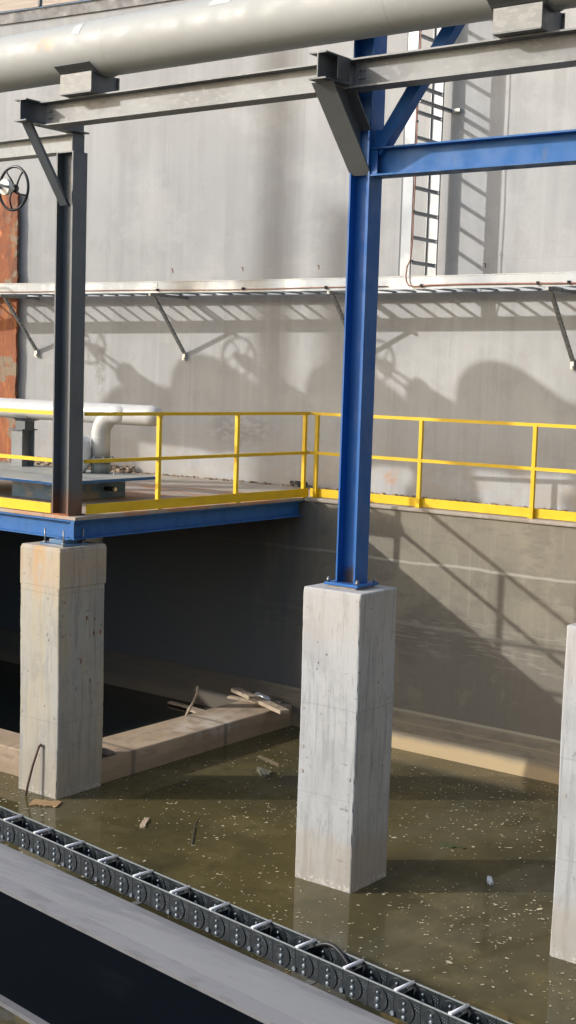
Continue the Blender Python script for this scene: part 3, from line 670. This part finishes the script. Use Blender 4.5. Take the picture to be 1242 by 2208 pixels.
# white header pipe, riser, drop pipe
HY, HZ, HR = 11.95, 1.0, .125
t = thing('white_header_pipe', 'white pipe behind the yellow rail with an elbow dropping to a flange on the hatch', 'pipe', (-12, HY, .27))
b = Bm(); b.tube([(-24, HY, HZ), (-18, HY, HZ), (-11.05, HY, HZ), (-10.98, HY, HZ), (-10.93, HY, HZ), (-10.90, HY, HZ)], [HR, HR, HR, HR*.9, HR*.6, HR*.1], 32); link('header', b, m_white_pipe, t)
b = Bm(); rx = -11.86
b.tube([(rx, HY-.02, .46), (rx, HY-.02, .70)]+arc((rx+.27, HY-.02, .73), (-1, 0, 0), (0, 0, 1), .27, 0, PI/2, 12)+[(rx+.5, HY-.005, HZ+.001)], .117, 32); link('elbow_riser', b, m_white_pipe, t)
b = Bm(); b.tube([(rx, HY-.02, .69), (rx, HY-.02, .698)], .120, 32); link('weld_ring', b, m_white_pipe, t)
for z in (.425, .445):
    b = Bm(); b.tube([(rx, HY-.02, z), (rx, HY-.02, z+.017)], .178, 28); link('flange', b, m_spool, t)
for k in range(8):
    an = k*PI/4+.2; b = Bm(); b.tube([(rx+.15*math.cos(an), HY-.02+.15*math.sin(an), .405), (rx+.15*math.cos(an), HY-.02+.15*math.sin(an), .485)], .012, 6); link('flange_bolt', b, m_hub, t)
b = Bm(); b.tube([(rx, HY-.02, .273), (rx, HY-.02, .425)], .115, 28); link('spool', b, m_spool, t)
b = Bm(); b.tube([(-12.02, 12.0, -.04), (-12.02, 12.0, -1.2), (-12.02, 12.0, -2.25)], .11, 28)
tag(rebase(link('drop_pipe', b, m_pipe)), 'grey pipe hanging under the deck just behind the left pier', 'pipe')
t = thing('pipe_stand', 'grey H-section stand with saddle holding up the white pipe', 'pipe support', (-13.2, HY, .27))
b = Bm(); b.prism(hprof(.20, .21, .012, .014), (-13.22, HY-.05, .273), (1, 0, 0), (0, 1, 0), (0, 0, .46)); link('post', b, mat('stand_grey_paint', (.20, .215, .22), .5, layers=[('n', (5, 5, 5), 4, (.15, .16, .165), .45, .6, .6)]), t)
b = Bm(); b.box(-13.35, -13.09, HY-.18, HY+.08, .7335, .748); link('top_plate', b, m_grey, t)
b = Bm(); b.box(-13.30, -13.12, HY-.11, HY+.05, .7485, .848); link('saddle_block', b, m_grey, t)
b = Bm(); b.prism([(-.13, .03), (-.09, .0), (0, -.012), (.09, 0), (.13, .03), (.13, .022), (.09, -.008), (0, -.02), (-.09, -.008), (-.13, .022)], (-13.35, HY, .872), (0, 1, 0), (0, 0, 1), (.28, 0, 0)); link('saddle_plate', b, m_grey, t)
# small pipe stub and wrapped valve half hidden behind the grey column
t = thing('wrapped_valve', 'white wrapped valve mostly hidden behind the grey column', 'valve', (-12.35, 11.6, .27))
b = Bm(); b.tube([(-12.05, 11.72, .28), (-12.05, 11.72, .36), (-12.04, 11.72, .45), (-12.05, 11.73, .58), (-12.06, 11.72, .68), (-12.06, 11.72, .73)], [.10, .15, .175, .16, .15, .05], 14)
for vv in b.b.verts: vv.co += Vector((rnd.uniform(-.008, .008),)*3)
link('wrap', b, m_scrap, t)
b = Bm(); b.tube([(-11.60, 11.25, .273), (-11.60, 11.25, .40)], .015, 8); link('stem', b, m_grey, t)

# handwheel valves in a row (one in view, the others throw their shadows on the tank wall)
def valve(label, X, Y=12.0, Z=3.79):
    t = thing('handwheel_valve', label, 'valve', (X, Y-1.8, 0), 'gate valves in a row left of the deck')
    b = Bm(); b.torus((X, Y, Z), (0, 1, 0), .272, .018, 40, 8); o = link('handwheel', b, m_wheel, t)
    b = Bm()
    for k in range(5):
        a0 = k*2*PI/5+.3; pts = []
        for i in range(9):
            r = .045+.225*i/8; an = a0+.55*math.sin(PI*i/8*.5)*1.0
            pts.append((X+r*math.cos(an), Y-.025*math.sin(PI*i/8), Z+r*math.sin(an)))
        b.tube(pts, .012, 6)
    sub('spokes', b, m_wheel, o)
    b = Bm(); b.disc((X, Y-.05, Z), (0, 1, 0), .055, .09, 16); sub('hub', b, m_wheel, o)
    b = Bm(); b.disc((X, Y-.16, Z), (0, 1, 0), .10, .06, 20); b.disc((X, Y-.10, Z), (0, 1, 0), .06, .06, 16); link('yoke_nut', b, m_hub, t)
    b = Bm()
    for s in (-1, 1): b.tube([(X+s*.07, Y-.14, Z), (X+s*.10, Y-.35, Z), (X+s*.10, Y-.60, Z)], .022, 8)
    link('yoke', b, m_hub, t)
    b = Bm(); b.tube([(X, Y-.58, Z), (X, Y-.63, Z), (X, Y-.64, Z), (X, Y-.80, Z), (X, Y-1.3, Z)], [.17, .17, .13, .15, .22], 20); link('bonnet', b, m_spool, t)
    b = Bm(); b.tube([(X, Y-1.3, Z), (X, Y-1.75, Z)]+arc((X, Y-1.75, Z+.35), (0, 0, -1), (0, -1, 0), .35, 0, PI/2, 8)+[(X, Y-2.1, Z+.55), (X, BY, PZ)], .2, 20); link('branch_pipe', b, m_pipe, t)
    return t
valve('black handwheel valve entering at the left edge beside the grey column', -13.56)
valve('handwheel valve out of view, second from the right of its row', -15.86)
valve('handwheel valve out of view, leftmost of its row', -18.45)
for i, X in enumerate((-14.42, -16.82, -19.12)):
    t = thing('discharge_pipe', 'large hooked discharge pipe, out of view, %s of its row' % ('rightmost', 'middle', 'leftmost')[i], 'pipe', (X, 9.3, 4.5), 'discharge pipes left of the picture')
    b = Bm(); b.tube([(X, 9.60, 4.55), (X, 9.60, 4.72)]+arc((X, 9.25, 4.72), (0, 1, 0), (0, 0, 1), .35, 0, PI/2, 8)+arc((X, 8.35, 4.67), (0, 0, 1), (0, -1, 0), .40, 0, PI/2, 8)+[(X, 7.95, 4.50)], .36, 28); link('pipe_body', b, m_pipe, t)
    b = Bm(); b.tube([(X, 7.95, 4.50), (X, 7.95, 4.45)], .46, 28); link('flange', b, m_spool, t)
# tall vent stacks far behind the viewer: their soft shadows cross the tank wall
for X, Y, hh, rr_, lab in ((-34.0, -5.0, 19.5, .21, 'tall thin vent stack out of view, the taller one'), (-32.9, -5.0, 16.6, .19, 'tall thin vent stack out of view, the shorter one')):
    t = thing('vent_stack', lab, 'vent stack', (X, Y, 0))
    b = Bm(); b.tube([(X, Y, -.05), (X, Y, hh*.5), (X, Y, hh)], rr_, 24); link('stack', b, m_spool, t)
    b = Bm(); b.tube([(X, Y, 0), (X, Y, .06)], rr_*2, 24); link('base_plate', b, m_spool, t)

# rusted pile against the wall at the left edge
t = thing('rusted_pile', 'flaking orange rusted steel pile against the tank wall at the left edge', 'steel pile', (-17.3, 14.7, 0))
b = Bm(); bb = b.b; rn = random.Random(11); n = 90; A_, B_ = [], []
yp = Yw(-16.9)-.055
for i in range(n+1):
    z = 4.25*i/n; xe = -16.555+.006*math.sin(z*9)+rn.uniform(-.010, .010)
    A_.append((-17.9, z))
    B_.append((xe, z))
front = [bb.verts.new((x, yp, z)) for x, z in B_]; fl = [bb.verts.new((-17.9, yp, z)) for _, z in A_]
back = [bb.verts.new((x-.01, yp+.05, z)) for x, z in B_]; bl = [bb.verts.new((-17.9, yp+.05, z)) for _, z in A_]
for i in range(n):
    for q in ((fl, front), (front, back), (back, bl), (bl, fl)): bb.faces.new((q[0][i], q[1][i], q[1][i+1], q[0][i+1]))
bb.faces.new((fl[0], bl[0], back[0], front[0])); bb.faces.new((fl[-1], front[-1], back[-1], bl[-1]))
bmesh.ops.recalc_face_normals(bb, faces=bb.faces); link('pile_face', b, m_rust, t)

# unseen dark building added to block sky light from the right
t = thing('sky_blocker', 'dark grey building added right of the pool, out of view, to block sky light', 'building', (20, 0, 0))
b = Bm()
for i in range(60): b.box(12.0 if i % 2 else 12.03, 26, -26+i*.62, -26+(i+1)*.62, 0, 13)
m_blocker = mat('blocker_cladding', (.07, .075, .08), .6, layers=[('n', (1, 1, .2), 4, (.1, .1, .1), .5, .65, .6)])
link('wall', b, m_blocker, t)  # wall of the added sky blocker
b = Bm(); b.box(11.8, 26.2, -26.3, 11.5, 13.003, 13.3); link('blocker_roof', b, m_coping, t)
for yy in (-18, -10, -2):
    b = Bm(); b.box(11.95, 11.998, yy, yy+3.2, .02, 4.0); link('blocker_door', b, m_dkgrey_flat, t)
# black strap bundle on the deck corner
b = Bm()
for k in range(3):
    b.tube([(-11.15+.11*math.cos(q)*(1-.1*k)+.03*k, 15.02+.07*math.sin(q), .03+.05*abs(math.sin(q*1.5+k))) for q in [2*PI*i/14 for i in range(14)]], .014, 6)
b.tube([(-11.0, 15.0, .03), (-10.92, 14.95, .05), (-10.82, 14.93, .02)], .016, 6)
tag(rebase(link('strap_bundle', b, m_black)), 'small tangle of black strap on the walkway by the deck corner', 'strap')

# ------------------------------------------------------------------ debris
def plank(label, name, c, L_, W_, T_, yaw, pit=0, m=m_wood, cat='plank', jag=.0, seed=1):
    b = Bm(); bb = b.b; rn = random.Random(seed); n = 8; rings = []
    for i in range(n+1):
        s = -L_/2+L_*i/n; w0 = W_/2*(1+rn.uniform(-jag, jag)); w1 = W_/2*(1+rn.uniform(-jag, jag))
        rings.append([bb.verts.new(p) for p in ((s+rn.uniform(-jag, jag)*.1, -w0, 0), (s, w1, 0), (s, w1, T_), (s, -w0, T_))])
    for p, q in zip(rings, rings[1:]):
        for i in range(4): bb.faces.new((p[i], p[(i+1) % 4], q[(i+1) % 4], q[i]))
    bb.faces.new(rings[0]); bb.faces.new(rings[-1][::-1]); bmesh.ops.recalc_face_normals(bb, faces=bb.faces)
    o = link(name, b, m); o.location = c; o.rotation_euler = (0, pit, yaw); return tag(o, label, cat)
plank('short weathered board lying across the curb corner', 'wooden_plank', (-10.46, 13.42, -2.60), 1.22, .13, .045, math.atan2(-.35, .92), .02, seed=1)
plank('pale broken board floating behind the curb under the big board', 'wooden_plank', (-11.22, 13.30, WZ+.02), .75, .12, .03, -.30, 0, jag=.2, seed=2)
plank('thin splintered board floating farthest back behind the curb', 'wooden_plank', (-11.55, 13.45, WZ+.025), 1.0, .07, .02, -.10, .0, jag=.3, seed=3)
plank('splintered pale board lying under the big board on the curb', 'wooden_plank', (-10.72, 13.50, -2.645), .55, .07, .03, .1, 0, jag=.25, seed=9)
plank('small wood offcut on the curb beside the crumpled bottle', 'wood_offcut', (-10.50, 13.66, -2.65), .36, .07, .03, .25, 0, jag=.2, seed=4)
plank('flat orange-brown board afloat at the foot of the left pier', 'floating_board', (-10.12, 9.47, WZ+.002), .30, .17, .012, .5, 0, jag=.25, seed=5, m=mat('orange_board', (.36, .23, .11), .8, layers=[('n', (20, 20, 20), 4, (.3, .18, .08), .45, .6, .6)]))
plank('small pale plank floating in open water right of the left pier', 'floating_plank', (-8.96, 9.71, WZ+.002), .27, .05, .012, -1.0, 0, jag=.3, seed=6)
cable('bent_stick', 'thin curved pale stick standing out of the water behind the curb', [(-11.05, 12.62, -2.95), (-11.04, 12.68, -2.75), (-11.02, 12.78, -2.6), (-10.99, 12.83, -2.47), (-10.98, 12.82, -2.38)], .016, m_wood, 'stick')
b = Bm(); b.tube([(-10.72, 13.62, -2.63), (-10.66, 13.60, -2.60), (-10.60, 13.60, -2.58), (-10.52, 13.58, -2.585), (-10.44, 13.57, -2.60), (-10.40, 13.57, -2.61)], [.02, .05, .06, .045, .055, .02], 9)
for vv in b.b.verts: vv.co += Vector((rnd.uniform(-.01, .01), rnd.uniform(-.01, .01), rnd.uniform(-.008, .01)))
tag(rebase(link('crumpled_bottle', b, m_foil)), 'crumpled clear plastic bottle behind the board on the curb', 'bottle')
b = Bm(); bmesh.ops.create_icosphere(b.b, subdivisions=3, radius=1)
for vv in b.b.verts:
    k = 1+.12*math.sin(vv.co.x*4+1)*math.cos(vv.co.y*5)+rnd.uniform(-.02, .02); vv.co = Vector((vv.co.x*.13*k-10.33, vv.co.y*.09*k+10.52, vv.co.z*.035*k-2.63))
tag(rebase(link('stone', b, m_stone)), 'flat grey stone on the curb beside the left pier', 'stone')
cable('rusty_rebar', 'bent rusty rebar leaning against the left pier out of the water', [(-10.49, 9.52, -2.99), (-10.465, 9.545, -2.8), (-10.43, 9.575, -2.6), (-10.385, 9.62, -2.39), (-10.37, 9.63, -2.375), (-10.36, 9.635, -2.40)], .013, mat('dark_rust', (.13, .08, .06), .8), 'rebar')
def patchy(name, label, c, rx_, ry_, m, cat, seed, yaw=0, n=14, z=.006):
    b = Bm(); rn = random.Random(seed); bb = b.b; V = []; V2 = []
    for i in range(n):
        an = 2*PI*i/n; r = rn.uniform(.45, 1)
        V.append(bb.verts.new((rx_*r*math.cos(an), ry_*r*math.sin(an), z*.6+rn.uniform(0, z)))); V2.append(bb.verts.new((rx_*r*math.cos(an)*.96, ry_*r*math.sin(an)*.96, -.004)))
    bb.faces.new(V); bb.faces.new(V2[::-1])
    for i in range(n): bb.faces.new((V[i], V2[i], V2[(i+1) % n], V[(i+1) % n]))
    bmesh.ops.recalc_face_normals(bb, faces=bb.faces)
    o = link(name, b, m); o.location = c; o.rotation_euler = (0, 0, yaw); return tag(o, label, cat)
patchy('plastic_scrap', 'small white and blue plastic scrap floating right of the middle pier', (-5.59, 10.6, WZ+.004), .11, .035, m_scrap, 'litter', 3, -.9, z=.02)
patchy('torn_bag', 'torn greyish bag floating in the shade beyond the left curb', (-9.14, 11.86, WZ+.004), .22, .08, mat('grey_bag', (.15, .145, .10), .6), 'litter', 4, -.6, z=.02)
patchy('algae_clump', 'dark green algae clump floating right of the middle pier', (-6.35, 11.2, WZ+.002), .18, .07, mat('algae', (.055, .065, .02), .7), 'algae', 6, .2)
patchy('reflection_patch', 'painted ragged white reflection on the water at the lower left corner', (-5.50, 4.72, WZ+.004), .30, .10, m_fleck2, 'reflection', 8, .3, n=26)  # flat white patch stands in for a reflection on the water
cable('sunken_branch', 'dark bent branch lying in the water in front of the curb', [(-8.75, 10.35, WZ-.012), (-8.55, 10.0, WZ-.006), (-8.33, 9.72, WZ-.002), (-8.2, 9.55, WZ-.004), (-8.05, 9.62, WZ-.01)], [.010, .014, .014, .012, .006] , mat('wet_branch', (.05, .043, .024), .5), 'branch')
# hundreds of floating flecks
b = Bm(); bb = b.b; rn = random.Random(21); cnt = 0
solids = [MP, LP, RP, (-25, LP[0], 9.9, 10.42), (-10.85, -10.18, 10.3, 14)]
while cnt < 5400:
    x = rn.uniform(-12, 0); y = rn.uniform(6.2, 13.7)
    if x < -10.2 and y > 9.9: continue
    if any(s_[0]-.03 < x < s_[1]+.03 and s_[2]-.03 < y < s_[3]+.03 for s_ in solids): continue
    dens = .5+.5*math.sin(x*1.7+math.sin(y*2.1)*1.5)*math.sin(y*1.3+x*.4)
    dens *= .35+.65*(.5+.5*math.sin(x*5.3+2*math.sin(y*4.1))*math.sin(y*6.7+math.sin(x*3.3)*2))
    if rn.random() > .10+1.4*dens*dens+.25*dens: continue
    cnt += 1
    r = .0045+.010*rn.random()**2.0; r *= 1.7 if rn.random() < .05 else 1; an = rn.uniform(0, PI); el = rn.uniform(.35, 1); k = rn.randint(4, 6)
    V = []
    for i in range(k):
        q = 2*PI*i/k; rr_ = r*rn.uniform(.7, 1.2); px, py = rr_*math.cos(q)*1.5, rr_*math.sin(q)*el
        V.append(bb.verts.new((x+px*math.cos(an)-py*math.sin(an), y+px*math.sin(an)+py*math.cos(an), WZ+.004+rn.uniform(0, .002))))
    bb.faces.new(V)
o = link('floating_flecks', b, m_fleck); tag(o, 'countless pale yellow flecks scattered over the brown water', 'flecks'); o['kind'] = 'stuff'

# ------------------------------------------------------------------ foreground girder and cable chain
th = math.radians(7.4); D = Vector((-math.cos(th), math.sin(th), 0)); Pp = Vector((math.sin(th), math.cos(th), 0))
N0 = Vector((-7.058, 6.216, 0))           # chain near rail at the first crossbar
G0 = D*(N0.dot(D)); GZ = -1.75
def gp(s, p, z): return D*s + Pp*p + Vector((0, 0, z))
s0 = N0.dot(D); sA, sB = s0+3.2, s0-9.5
t = thing('box_girder', 'grey topped girder with a black side face crossing the lower left foreground', 'girder', gp((sA+sB)/2, 5.0, -2.5))
LV = D*(sA-sB)
b = Bm(); b.prism([(4.875, -.03), (5.221, -.03), (5.221, 0), (5.16, .004), (4.95, 0), (4.875, -.002)], gp(sB, 0, GZ), Pp, (0, 0, 1), LV); link('top_plate', b, m_girder_top, t)
b = Bm(); b.prism([(4.79, -.045), (4.8735, -.03), (4.8735, .001), (4.79, -.018)], gp(sB, 0, GZ), Pp, (0, 0, 1), LV); link('edge_flashing', b, m_girder_edge, t)
b = Bm(); b.prism([(4.81, -.74), (5.20, -.74), (5.20, -.046), (4.81, -.046)], gp(sB, 0, GZ), Pp, (0, 0, 1), LV); link('side_web', b, m_girder_side, t)
b = Bm(); b.prism([(4.755, -.77), (5.24, -.77), (5.24, -.741), (4.755, -.741)], gp(sB, 0, GZ), Pp, (0, 0, 1), LV); link('bottom_flange', b, m_girder_edge, t)
for k in range(8):
    s = sB+.6+k*1.5; b = Bm(); b.obox(gp(s, 5.31, GZ-.035), D*.05, Pp*.2, (0, 0, .006)); link('chain_bracket', b, m_girder_edge, t)
# cable chain
PIT = .1765; CZ = -1.60; CH = .145; CW = .163; PN = N0.dot(Pp)
chain = thing('cable_chain', 'black plastic energy chain with silver crossbars lying along the girder', 'cable chain', gp(s0, PN, CZ-CH))
def addl(name, me, parent, loc=None):
    o = bpy.data.objects.new(name, me); COL.objects.link(o); o.parent = parent
    if loc is not None: o.location = loc
    return o
def mesh_of(bm, m, name):
    me = bpy.data.meshes.new(name); bm.b.to_mesh(me); bm.b.free(); me.materials.append(m); return me
# local frame of a link: along -D (to the right) = s, p across, z up from chain base
def lp_(s, p, z): return -D*s + Pp*p + Vector((0, 0, z))
b = Bm()
for p0 in (0, CW-.010):
    b.obox(lp_(PIT/2, p0+.005, CH/2), -D*(PIT-.003), Pp*.010, (0, 0, CH-.012))
b.obox(lp_(PIT*.5, CW/2, .006), -D*.02, Pp*(CW-.022), (0, 0, .008))
nf = len(b.b.faces)
for p0 in (0, CW-.010):
    for i in range(3):
        for j in range(2): b.dome(lp_(PIT*.80+i*.012, p0, CH*.80-j*.016-i*.004), -Pp, .0030, .004, 6)
    for j in range(3): b.dome(lp_(PIT*.86, p0, CH*.3+j*.014), -Pp, .0026, .004, 6)
b.b.faces.ensure_lookup_table()
for q in b.b.faces[nf:]: q.material_index = 1
link_me = mesh_of(b, m_chain, 'link'); link_me.materials.append(m_bolt)
b = Bm()
b.disc(lp_(PIT*.42, 0, CH*.48), -Pp, .062, .006, 28)
disc_me = mesh_of(b, m_chain_disc, 'pivot_disc')
b = Bm(); b.disc(lp_(PIT*.42, CW-.010, CH*.48), -Pp, .062, .006, 28)
disc2_me = mesh_of(b, m_chain_disc, 'pivot_disc')
rims, edges = [], []
for p0 in (-.006, CW-.016):
    b = Bm(); b.torus(lp_(PIT*.42, p0, CH*.48), Pp, .0615, .0013, 28, 5); rims.append(mesh_of(b, m_chain_rim, 'disc_rim'))
for p0 in (.005, CW-.005):
    b = Bm(); b.obox(lp_(PIT/2, p0, CH-.0035), -D*(PIT-.002), Pp*.0085, (0, 0, .005)); edges.append(mesh_of(b, m_chain_edge, 'top_edge'))
bolts = []
for p0 in (-.006, CW-.016):
    for z, r in ((CH*.20, .0135), (CH*.47, .0135), (CH*.72, .009)):
        b = Bm(); b.dome(lp_(PIT*.42, p0, z), -Pp, r, .010, 10); bolts.append(mesh_of(b, m_bolt, 'bolt'))
b = Bm(); b.tube([lp_(0, .0, CH*.20), lp_(0, -.014, CH*.20)], .013, 8); side_me = mesh_of(b, m_bolt, 'side_stud')
b = Bm(); b.tube([lp_(0, .004, CH-.002), lp_(0, CW-.004, CH-.002)], .0075, 10); b.obox(lp_(0, CW/2, CH*.45), -D*.008, Pp*(CW-.024), (0, 0, CH*.7)); 
sep_b = Bm(); sep_b.obox(lp_(0.012, CW*.62, CH*.45), -D*.006, Pp*(CW*.5), (0, 0, CH*.75)); sep_me = mesh_of(sep_b, m_chain_disc, 'separator')
b2 = Bm(); b2.tube([lp_(0, .006, CH-.001), lp_(0, CW-.006, CH-.001)], .0105, 10); b.b.free(); bar_me = mesh_of(b2, m_bar, 'crossbar')
for i in range(-8, 36):
    lk = addl('link', link_me, chain, -D*(i*PIT))
    addl('pivot_disc', disc_me, lk); addl('pivot_disc', disc2_me, lk); 
    for me in rims: addl('disc_rim', me, lk)
    for me in edges: addl('top_edge', me, lk)
    for me in bolts: addl('bolt', me, lk)
    if i % 2 == 0:
        addl('crossbar', bar_me, lk); addl('separator', sep_me, lk); addl('side_stud', side_me, lk)
# hoses lying in the chain
for k, (pp, zz, r, lab) in enumerate(((.030, .105, .013, 'black hose nearest the girder inside the cable chain'), (.060, .085, .015, 'thicker black hose in the middle of the cable chain'),
                                      (.095, .055, .012, 'black hose deepest in the cable chain'))):
    pts = []
    for i in range(90):
        s = s0+2-(i*.12); pts.append(gp(s, PN+pp+.006*math.sin(i*.9+k), CZ-CH+zz+.006*math.sin(i*.6+k*2)))
    cable('hose', lab, pts, r, m_black)
pts = []
sc0 = s0-2.78
for i in range(16):
    q = i/15; pts.append(gp(sc0-.36*q, PN+.125+.015*math.sin(q*PI), CZ-CH+.07+.095*math.sin(q*PI)))
cable('hose', 'black hose looping up out of the cable chain between two crossbars', pts, .012, m_black)
# yellow strap end at the bottom right
b = Bm(); b.tube([gp(s0-4.95-.06*i, PN+CW+.03+.008*math.sin(i), CZ-.02-.008*i) for i in range(12)], .012, 6)
tag(rebase(link('yellow_strap', b, m_yellow)), 'yellow strap along the chain at the bottom right of the picture', 'strap')
